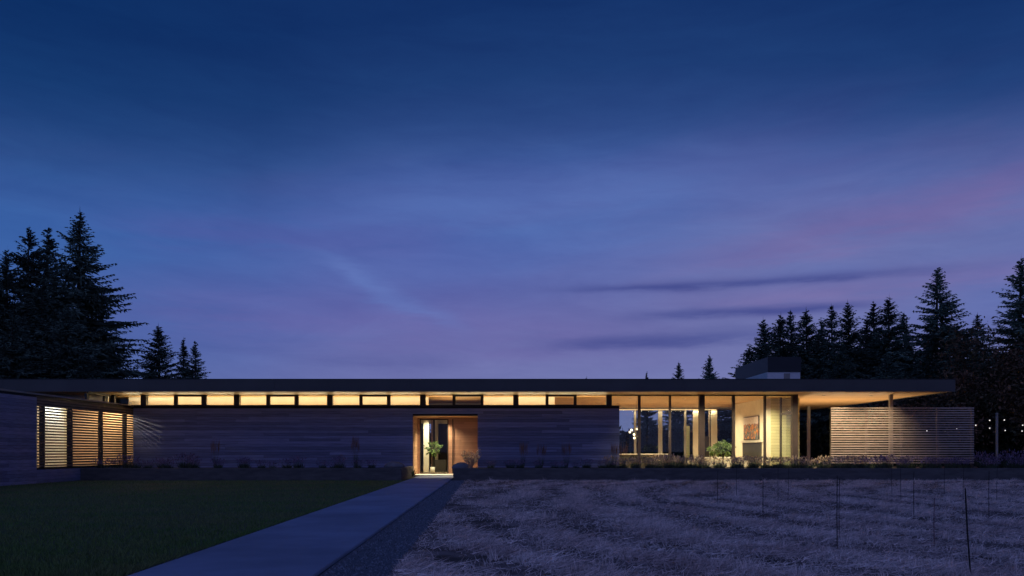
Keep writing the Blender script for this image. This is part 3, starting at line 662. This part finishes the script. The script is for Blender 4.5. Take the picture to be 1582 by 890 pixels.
for k in range(4):
    fol, fl = lavender_mesh(50+k, (.52, .46, .56, .42)[k], (.34, .30, .36, .32)[k], (85, 75, 95, 70)[k])
    f_ = soup('foliage', fol, 3, M['lav_g']); LV[k] = (f_, soup('flower_heads', fl, 4, M['lav_f']), soup('flower_heads', fl, 4, M['lav_p']))
def lavender(x, y, k, sc_, purple, label, group, name='lavender_clump'):
    e = empty(name, (x, y, SOIL), label, 'plant', group); e.rotation_euler[2] = R.random()*6.28; e.scale = (sc_, sc_, sc_*R.uniform(.85, 1.15))
    tag(link('foliage', LV[k][0], e), kind='stuff'); tag(link('flower_heads', LV[k][2 if purple else 1], e), kind='stuff')
ORD = ('first', 'second', 'third', 'fourth', 'fifth', 'sixth', 'seventh', 'eighth', 'ninth', 'tenth', 'eleventh', 'twelfth', 'thirteenth', 'fourteenth', 'fifteenth', 'sixteenth', 'seventeenth', 'eighteenth', 'nineteenth', 'twentieth')
def ordn(n): return ORD[n] if n < 20 else 'twenty-'+ORD[n-20]
def bed(x0, x1, ys, step, sc_, purple, kind, frm, group):
    for r_, (ya_, yb_) in enumerate(ys):
        x, n = x0, 0; row = '' if len(ys) == 1 else (' front row' if r_ == 0 else ' back row')
        while x < x1:
            lavender(x+R.uniform(-.12, .12), R.uniform(ya_, yb_), R.randrange(4), R.uniform(*sc_), purple, f'{ordn(n)} {kind}{row and ","+row+","} counted from {frm}', group)
            x += R.uniform(*step); n += 1
bed(WX+.5, -13, [(33.3, 34.4)], (.38, .55), (.8, 1.05), True, 'lavender clump before the west slat screen', 'the wing wall', 'lavender in the left planter')
bed(-12.9, LX1-1.2, [(33.4, 35.2)], (.45, .7), (.55, .8), True, 'low dark clump along the board wall', 'the west screen', 'lavender in the left planter')
bed(RX_0+1.6, 5.2, [(33.5, 35.8)], (.45, .7), (.55, .8), True, 'low dark clump along the board wall', 'the entrance boulder', 'lavender along the wall in the right planter')
bed(5.1, 15.2, [(33.6, 34.4), (35.3, 36.7)], (.42, .55), (.68, .98), False, 'dry lit clump before the glazed room', 'the board wall end', 'dry flowering clumps before the great room')
bed(15.4, 22.2, [(33.6, 34.6), (35.4, 36.6)], (.45, .6), (.68, .95), True, 'lavender clump before the slat fence', 'its porch end', 'lavender before the slat fence')
bed(22.4, 29.5, [(33.6, 34.6), (35.5, 37.5)], (.42, .55), (1.0, 1.25), True, 'lavender clump beyond the slat fence', 'the fence end', 'lavender beyond the slat fence')
# rust plume grasses against the wall
def plume_grass(u, y, h, label):
    x0 = X(u, y); e = empty('plume_grass', (x0, y, SOIL), label, 'grass', 'rust plume grasses'); n = 44
    a = NP.random(n)*6.28; b = np.stack([.05*np.cos(a), .05*np.sin(a), 0*a], 1); rr = .05+.17*NP.random(n); t = np.stack([rr*np.cos(a), rr*np.sin(a), h*(.42+.26*NP.random(n))], 1)
    hd = t+np.stack([.03*np.cos(a), .03*np.sin(a), h*(.28+.12*NP.random(n))], 1)
    link('stalks', soup('stalks', blades(b, t, np.full(n, .012)), 3, M['lav_g']), e); link('plumes', soup('plumes', diamonds(t, hd, .016+.012*NP.random(n)), 4, M['plume']), e)
for u, y, h, lb in ((550, 36.2, 1.55, 'rust coloured plume grass against the board wall left of the entrance'), (333, 36.2, 1.35, 'faint plume grass against the board wall nearest the west screen'),
                    (808, 36.0, 1.25, 'rust plume grass in the right planter nearest the entrance'), (836, 36.2, 1.2, 'second rust plume grass from the entrance in the right planter'),
                    (875, 36.2, 1.25, 'third rust plume grass from the entrance in the right planter'), (949, 36.0, 1.2, 'rust plume grass at the right end of the board wall'), (963, 36.0, 1.15, 'rust plume grass just right of the board wall end before the glass')):
    plume_grass(u, y, h, lb)
# fine-twigged shrub lit by the entrance
e = empty('twiggy_shrub', (X(727, 36.0), 36.0, SOIL), 'fine twigged shrub lit pink beside the entrance on the right planter', 'shrub'); n = 160
a = NP.random(n)*6.28; l = .35+.6*NP.random(n); b = NP.normal(0, .04, (n, 3))*[1, 1, 0]; t = np.stack([.52*l*np.cos(a), .45*l*np.sin(a), .22+l*.55*(.5+NP.random(n))], 1)
link('twigs', soup('twigs', blades(b, t, np.full(n, .014)), 3, M['lav_f']), e)
i2 = NP.integers(0, n, 900); b2 = t[i2]*(.5+.5*NP.random(900))[:, None]; t2 = b2+NP.normal(0, .05, (900, 3))+[0, 0, .04]
link('leaves', soup('leaves', diamonds(b2, t2, np.full(900, .035)), 4, M['lav_f']), e)
# boulders
def boulder(c, s, label, seed):
    import bmesh
    bm = bmesh.new(); bmesh.ops.create_icosphere(bm, subdivisions=3, radius=1); r = np.random.default_rng(seed); ph = r.random((6, 3))*6; fq = r.normal(0, 1.6, (6, 3))
    for v in bm.verts:
        k = 1+.10*sum(math.sin(float(np.dot(fq[i], v.co))+ph[i, 0]) for i in range(6))/2
        v.co = Vector((v.co.x*s[0]*k, v.co.y*s[1]*k, max(v.co.z, -.35)*s[2]*k))
    me = bpy.data.meshes.new('boulder'); bm.to_mesh(me); bm.free(); me.materials.append(M['rock'])
    tag(link('boulder', me, None, c), label, 'boulder')
boulder((X(608, 33.3), 33.3, SOIL+.13), (.42, .35, .20), 'pale flat boulder on the right end of the left planter', 3)
boulder((X(711, 33.2), 33.2, SOIL+.10), (.36, .28, .21), 'dark rounded boulder at the left end of the right planter', 5)
e = empty('small_shrub', (X(630, 36.6), 36.6, 0), 'small dark shrub at the wall foot left of the entrance', 'shrub'); n = 260
b = NP.normal(0, .12, (n, 3))*[1, 1, 0]+[0, 0, .02]; t = b*[1.6, 1.6, 1]+np.stack([NP.normal(0, .05, n), NP.normal(0, .05, n), .08+.35*NP.random(n)], 1)
link('foliage', soup('foliage', diamonds(b, t, np.full(n, .03)), 4, M['lav_g']), e)

# ------------------------------------------------------------------ slat fence at right
YS = 36.9; fx0, fx1 = X(1284, YS), X(1505, YS); fzt = Z(629.5, YS)
fe = empty('slat_fence', ((fx0+fx1)/2, YS, SOIL), 'horizontal cedar slat fence standing right of the porch', 'fence')
fpx = [fx0+.05, X(1340, YS), X(1394, YS), X(1450, YS), fx1-.05]
for p in fpx: piece('post', 'post', fe, p-.05, p+.05, YS+.035, YS+.14, .35, fzt)
sp_ = 3.68*YS/F; ns = int((fzt-.5)/sp_)
for j, (a, b) in enumerate(zip(fpx, fpx[1:])):
    a = fx0 if j == 0 else a; b = fx1 if j == 3 else b
    for i in range(ns): z1 = fzt-i*sp_; piece('slat', 'fence', fe, a+.002, b-.002, YS, YS+.03, z1-.056, z1)
# posts with string lights beyond the fence
YL = 47.0
lp = tag(MB().tube([(X(1540, YL), YL, 0), (X(1540, YL), YL, Z(638, YL))], .07, 8).build('light_post', M['steel']), 'slim grey post carrying string lights right of the slat fence', 'post')
lp2 = tag(MB().tube([(X(1630, YL), YL, 0), (X(1630, YL), YL, Z(640, YL))], .07, 8).build('light_post', M['steel']), 'slim grey post at the far end of the string lights', 'post')
def string(pts_b, hooks, label):
    e = empty('string_lights', hooks[0], label, 'string lights'); seq = sorted([hooks[0]]+[P(u, v-2.2, y) for u, v, y in pts_b]+[hooks[1]])
    MB().tube(seq, .008, 5).build('cable', M['wire'], e)
    for u, v, y in pts_b:
        c = P(u, v, y); MB().ball(c, .038, 8, 6).build('bulb', M['bulb_out'], e, True); MB().tube([(c[0], c[1], c[2]+.05), (c[0], c[1], c[2]+.10)], .018, 6).build('socket', M['wire'], e)
string([(1432, 666, YL), (1460, 667, YL), (1478, 663, YL), (1507.5, 657, YL), (1529, 649.5, YL)], (P(1400, 656, YL), P(1540, 640.5, YL-.08)), 'string of small globe lights sagging left of the grey post')
string([(1551.5, 649, YL), (1580, 657, YL), (1604, 653, YL)], (P(1540, 640.5, YL-.08), P(1630, 643, YL)), 'string of small globe lights right of the grey post')
string([(1529, 661.5, YL+2), (1553, 665, YL+2), (1579, 666, YL+2)], (P(1500, 655, YL+2), P(1610, 660, YL+2)), 'lower farther string of small globe lights behind the grey post')

# ------------------------------------------------------------------ stakes in the field
def stake(u, vb, h, lean, label, m='stake', w_=.018, group='field stakes'):
    y = EYE*F/(vb-V0); x0 = X(u, y); w_ *= .42
    o = MB().tube([(x0, y, -.02), (x0+lean*.5, y+.01, h*.5), (x0+lean, y, h)], [w_, w_, w_*.9], 6).build('field_stake', M[m])
    tag(o, label, 'stake', group)
stake(1293.5, 852, .92, .0, 'taller stake of the close pair in the field, below the slat fence', w_=.014); stake(1296.5, 838, .86, .004, 'shorter dark stake standing tight beside the tall one', w_=.010)
stake(1500, 893, .86, -.055, 'nearest dark stake leaning left at the field front'); stake(1443.5, 845, .62, .0, 'pinkish stake standing in the field', 'stake_p', .014)
stake(1412, 805, .85, .0, 'dark stake right behind the pinkish stake', w_=.015); stake(1528, 800, .85, .0, 'dark upright stake near the right edge of the field', w_=.014); stake(1179, 806, .8, .0, 'taller dark stake left of centre in the field, below the glazed room', w_=.014)
for i, (u, vb) in enumerate(((1108, 782), (1138, 768), (1202, 775), (1218, 764), (1378, 764), (1392, 776), (1459, 764), (1488, 774), (1540, 774))):
    stake(u, vb, .8, R.uniform(-.02, .02), f'{ORD[i]} thin far stake from the left, near the planter wall in the dry field', w_=.013, group='far thin field stakes')

# ------------------------------------------------------------------ trees
def conifer(seed, h, rmax, form=.85, gap=.30, droop=.30, tw=1.0):
    global NP; sv = NP; NP = r = np.random.default_rng(seed); Bs, Ts, Ws = [], [], []
    z = .05*h
    while z < h*.985:
        t = z/h; prof = rmax*(1-t)**form*(1 if t > .12 else .75+2*t)
        for k in range(r.integers(7, 12)):
            L = max(.10, prof*r.choice([r.uniform(.4, .8), r.uniform(.75, 1.1), r.uniform(1.0, 1.32)], p=[.3, .5, .2])); a = r.random()*6.283; dv = np.array([math.cos(a), math.sin(a), 0]); sd = np.array([-dv[1], dv[0], 0])
            up = -droop*1.3+ (t**2)*.9 + r.uniform(-.12, .12); cu = .35*droop+.1
            n = max(3, int(L/(.17*tw)))
            s = np.linspace(.12, 1, n); pos = dv*(L*s)[:, None]; pos[:, 2] = z+r.uniform(-.9, .9)*gap+L*(up*s+cu*s*s*.8)
            # spine
            Bs.append(pos[:-1]); Ts.append(pos[1:]+(pos[1:]-pos[:-1])*.3); Ws.append(np.full(n-1, .09*tw))
            tl = (.16+.34*L*(1-s)*.55)*r.uniform(.7, 1.3, n)*max(.5, min(1.2, tw))*min(1.0, .28+(1-t)*5)
            for sg in (-1, 1):
                d = dv*.75+sd*sg*r.uniform(.5, 1.0)+np.array([0, 0, -.25]); dd = d[None]+r.normal(0, .22, (n, 3)); dd /= np.linalg.norm(dd, axis=1, keepdims=True)
                Bs.append(pos); Ts.append(pos+dd*tl[:, None]*1.25); Ws.append(.06*tw+.16*tl)
            dd = np.array([0, 0, -.9])+dv*.4+r.normal(0, .25, (n, 3)); Bs.append(pos); Ts.append(pos+dd*tl[:, None]*.8); Ws.append(.05*tw+.16*tl)
            dd = np.array([0, 0, .5])+dv*.8+r.normal(0, .25, (n, 3)); Bs.append(pos); Ts.append(pos+dd*tl[:, None]*.45); Ws.append(.04*tw+.10*tl)
        z += gap*r.uniform(.75, 1.3)*(1.0 if t < .85 else .7)
    B, T, W_ = np.concatenate(Bs), np.concatenate(Ts), np.concatenate(Ws)
    tip = np.array([[0, 0, h*.96]]); B = np.concatenate([B, tip]); T = np.concatenate([T, [[0, 0, h*1.02]]]); W_ = np.concatenate([W_, [.06]])
    crown = soup('crown', diamonds(B, T, W_, .4), 4, M['needle']); NP = sv
    tr = MB().tube([(0, 0, -.3), (0, 0, h*.35), (.05, 0, h*.7), (0, 0, h*.98)], [h*.018, h*.013, h*.007, .015], 8); me = bpy.data.meshes.new('trunk'); me.from_pydata(tr.v, [], tr.f); me.materials.append(M['trunk'])
    return crown, me, h
CON = [conifer(1, 20, 7.4, 1.02, .34, .32, 1.25), conifer(2, 18, 6.4, 1.0, .34, .28, 1.2), conifer(3, 12, 4.6, 1.05, .27, .22, 1.0), conifer(4, 16, 6.6, .92, .34, .34, 1.25), conifer(5, 12, 3.8, 1.05, .26, .2, .95), conifer(6, 15, 5.2, 1.0, .36, .40, 1.15)]
def tree(u, v, y, k, label, group, wide_=1.0, name='conifer_tree'):
    h = Z(v, y); c, t, h0 = CON[k]; e = empty(name, (X(u, y), y, 0), label, 'tree', group); s = h/(h0*1.02)
    e.scale = (s*wide_*R.uniform(.9, 1.12), s*wide_*R.uniform(.9, 1.12), s); e.rotation_euler = (R.uniform(-.02, .02), R.uniform(-.02, .02), R.random()*6.28)
    link('trunk', t, e); link('crown', c, e)
GL, GR, GB = 'conifers behind the west end of the house', 'conifers behind the east end of the house', 'conifers far behind the roof'
for a in ((123, 316, 60, 0, 'tallest conifer of the left group', 1.12), (38, 346, 62, 3, 'broad conifer left of the tallest one in the left group', 1.0), (76, 345, 66, 5, 'ragged conifer between the broad one and the tallest one at left', 1.0),
          (4, 376, 58, 0, 'conifer cut by the left edge of the picture', 1.1), (-40, 350, 60, 1, 'conifer just outside the left edge of the picture', 1.2), (60, 430, 56, 3, 'lower bushy conifer in front of the left group', 1.2), (150, 440, 64, 1, 'lower conifer on the right flank of the left group', 1.2), (100, 470, 54, 3, 'shorter conifer low in front of the tallest left one', 1.3),
          (20, 480, 52, 3, 'short conifer low at the far left behind the roof', 1.4)):
    tree(*a[:4], a[4], GL, a[5]*1.05)
for a in ((247, 498, 80, 2, 'small conifer standing alone right of the left group', 1.05), (283, 519, 84, 4, 'left one of the two slim small conifers right of the left group', 1.0), (299, 523, 82, 5, 'right one of the two slim small conifers right of the left group', .95)):
    tree(*a[:4], a[4], GL, a[5]*1.12)
for a in ((1047, 556, 120, 2, 'tiny conifer top left of the other one above the middle of the roof', .9), (1097, 544, 115, 2, 'tiny conifer top just left of the chimney trees', 1.0), (1001, 572, 130, 4, 'smallest conifer tip showing above the roof', .9), (905, 580, 140, 4, 'hair thin conifer tip barely above the roof centre', .6)):
    tree(*a[:4], a[4], GB, a[5])
for a in ((1160, 532, 78, 2, 'low conifer at the left end of the right group', 1.25), (1182, 487, 80, 2, 'conifer rising left of the chimney in the right group', 1.0), (1204, 481, 78, 2, 'conifer rising straight behind the chimney', 1.0), (1223, 476, 84, 5, 'slim conifer just right of the one behind the chimney', 1.1), (1246, 474, 78, 2, 'conifer right of the chimney in the right group', 1.05),
          (1272, 490, 82, 4, 'slim shorter conifer between chimney and the twin tops', 1.1), (1288, 468, 80, 5, 'left one of the twin topped conifers in the right group', .95), (1313, 460, 74, 1, 'right one of the twin topped conifers in the right group', .95), (1352, 462, 80, 4, 'slim conifer left of the dense middle one at right', 1.1), (1371, 452, 72, 1, 'dense conifer in the middle of the right group', 1.0),
          (1398, 480, 76, 5, 'shorter conifer left of the tall one in the right group', 1.2), (1443, 405, 68, 0, 'tall conifer standing clear in the right group', 1.0), (1478, 500, 66, 3, 'broad low conifer right of the tall one', 1.1), (1512, 482, 74, 5, 'conifer between the tall one and the right edge', 1.1), (1576, 389, 58, 0, 'tall conifer cut by the right edge of the picture', 1.0), (1640, 400, 62, 1, 'conifer just outside the right edge of the picture', 1.2),
          (1338, 492, 82, 5, 'conifer tucked between the twin tops and the dense middle one', 1.2), (1268, 512, 76, 5, 'shorter conifer right of the chimney below the twin tops', 1.2), (1490, 515, 70, 5, 'shorter conifer just right of the tall clear one', 1.2), (1230, 545, 66, 3, 'bushy low conifer right behind the chimney', 1.2), (1300, 540, 64, 3, 'bushy low conifer behind the roof near its right end', 1.3), (1370, 545, 62, 3, 'bushy low conifer above the right roof corner', 1.3), (1430, 540, 60, 3, 'bushy low conifer right of the roof corner', 1.3)):
    tree(*a[:4], a[4], GR, a[5]*1.25)
# broad-leaved trees at the right
def leafy_tree(u, v, y, rad, label, n=7000):
    h = Z(v, y); e = empty('leafy_tree', (X(u, y), y, 0), label, 'tree', 'leafy trees beyond the fence')
    cs = NP.normal(size=(42, 3)); cs /= np.linalg.norm(cs, axis=1, keepdims=True); cs *= (NP.random(42)**.4)[:, None]*[rad, rad, h*.40]; cs[:, 2] += h*.56
    i = NP.integers(0, 42, n); b = cs[i]+NP.normal(0, rad*.22, (n, 3)); b[:, 2] = np.clip(b[:, 2], .3, h); t = b+NP.normal(0, .16, (n, 3))
    link('crown', soup('crown', diamonds(b, t, .09+.09*NP.random(n)), 4, M['leaf']), e)
    tr = MB().tube([(0, 0, -.2), (0, .05, h*.3), (.1, 0, h*.6)], [.16, .12, .05], 8)
    for k in range(9): c = cs[k]; tr.tube([(0, 0, h*.25+.03*k*h), tuple(c*.6+np.array([0, 0, h*.12])), tuple(c)], [.07, .05, .02], 6)
    me = bpy.data.meshes.new('trunk'); me.from_pydata(tr.v, [], tr.f); me.materials.append(M['trunk']); link('trunk', me, e)
leafy_tree(1530, 490, 57, 3.0, 'dark leafy tree behind the string light post'); leafy_tree(1590, 540, 53, 2.8, 'reddish leafy tree at the right edge beyond the fence'); leafy_tree(1480, 575, 54, 2.2, 'low leafy tree behind the right end of the slat fence'); leafy_tree(1400, 590, 58, 2.4, 'low leafy tree behind the middle of the slat fence')
# hedge behind the house (seen through the rear glass) and dark shrubs at right
def hedge(x0, x1, y, h, label, n):
    e = empty('hedge', ((x0+x1)/2, y, 0), label, 'hedge'); x = x0+(x1-x0)*NP.random(n); z = h*NP.random(n)**.7*(1+.06*np.sin(x*1.3)+.05*np.sin(x*3.1)); b = np.stack([x-(x0+x1)/2, NP.normal(0, .5, n), z], 1)
    t = b+NP.normal(0, .22, (n, 3)); link('foliage', soup('foliage', diamonds(b, t, .16+.12*NP.random(n)), 4, M['hedge']), e)
    link('core', MB().box(-(x1-x0)/2+.2, (x1-x0)/2-.2, -.4, .4, 0, h*.85).build('core', M['hedge']).data, e)
hedge(-10, 34, 76, Z(667, 76), 'dark clipped hedge seen through the rear glass of the great room', 26000)
for o in [o for o in bpy.data.objects if o.name.startswith('core') and o.parent is None]: bpy.data.objects.remove(o)
hedge(17, 38, 54, 2.6, 'dark hedge behind the slat fence and string lights', 16000)
for o in [o for o in bpy.data.objects if o.name.startswith('core') and o.parent is None]: bpy.data.objects.remove(o)
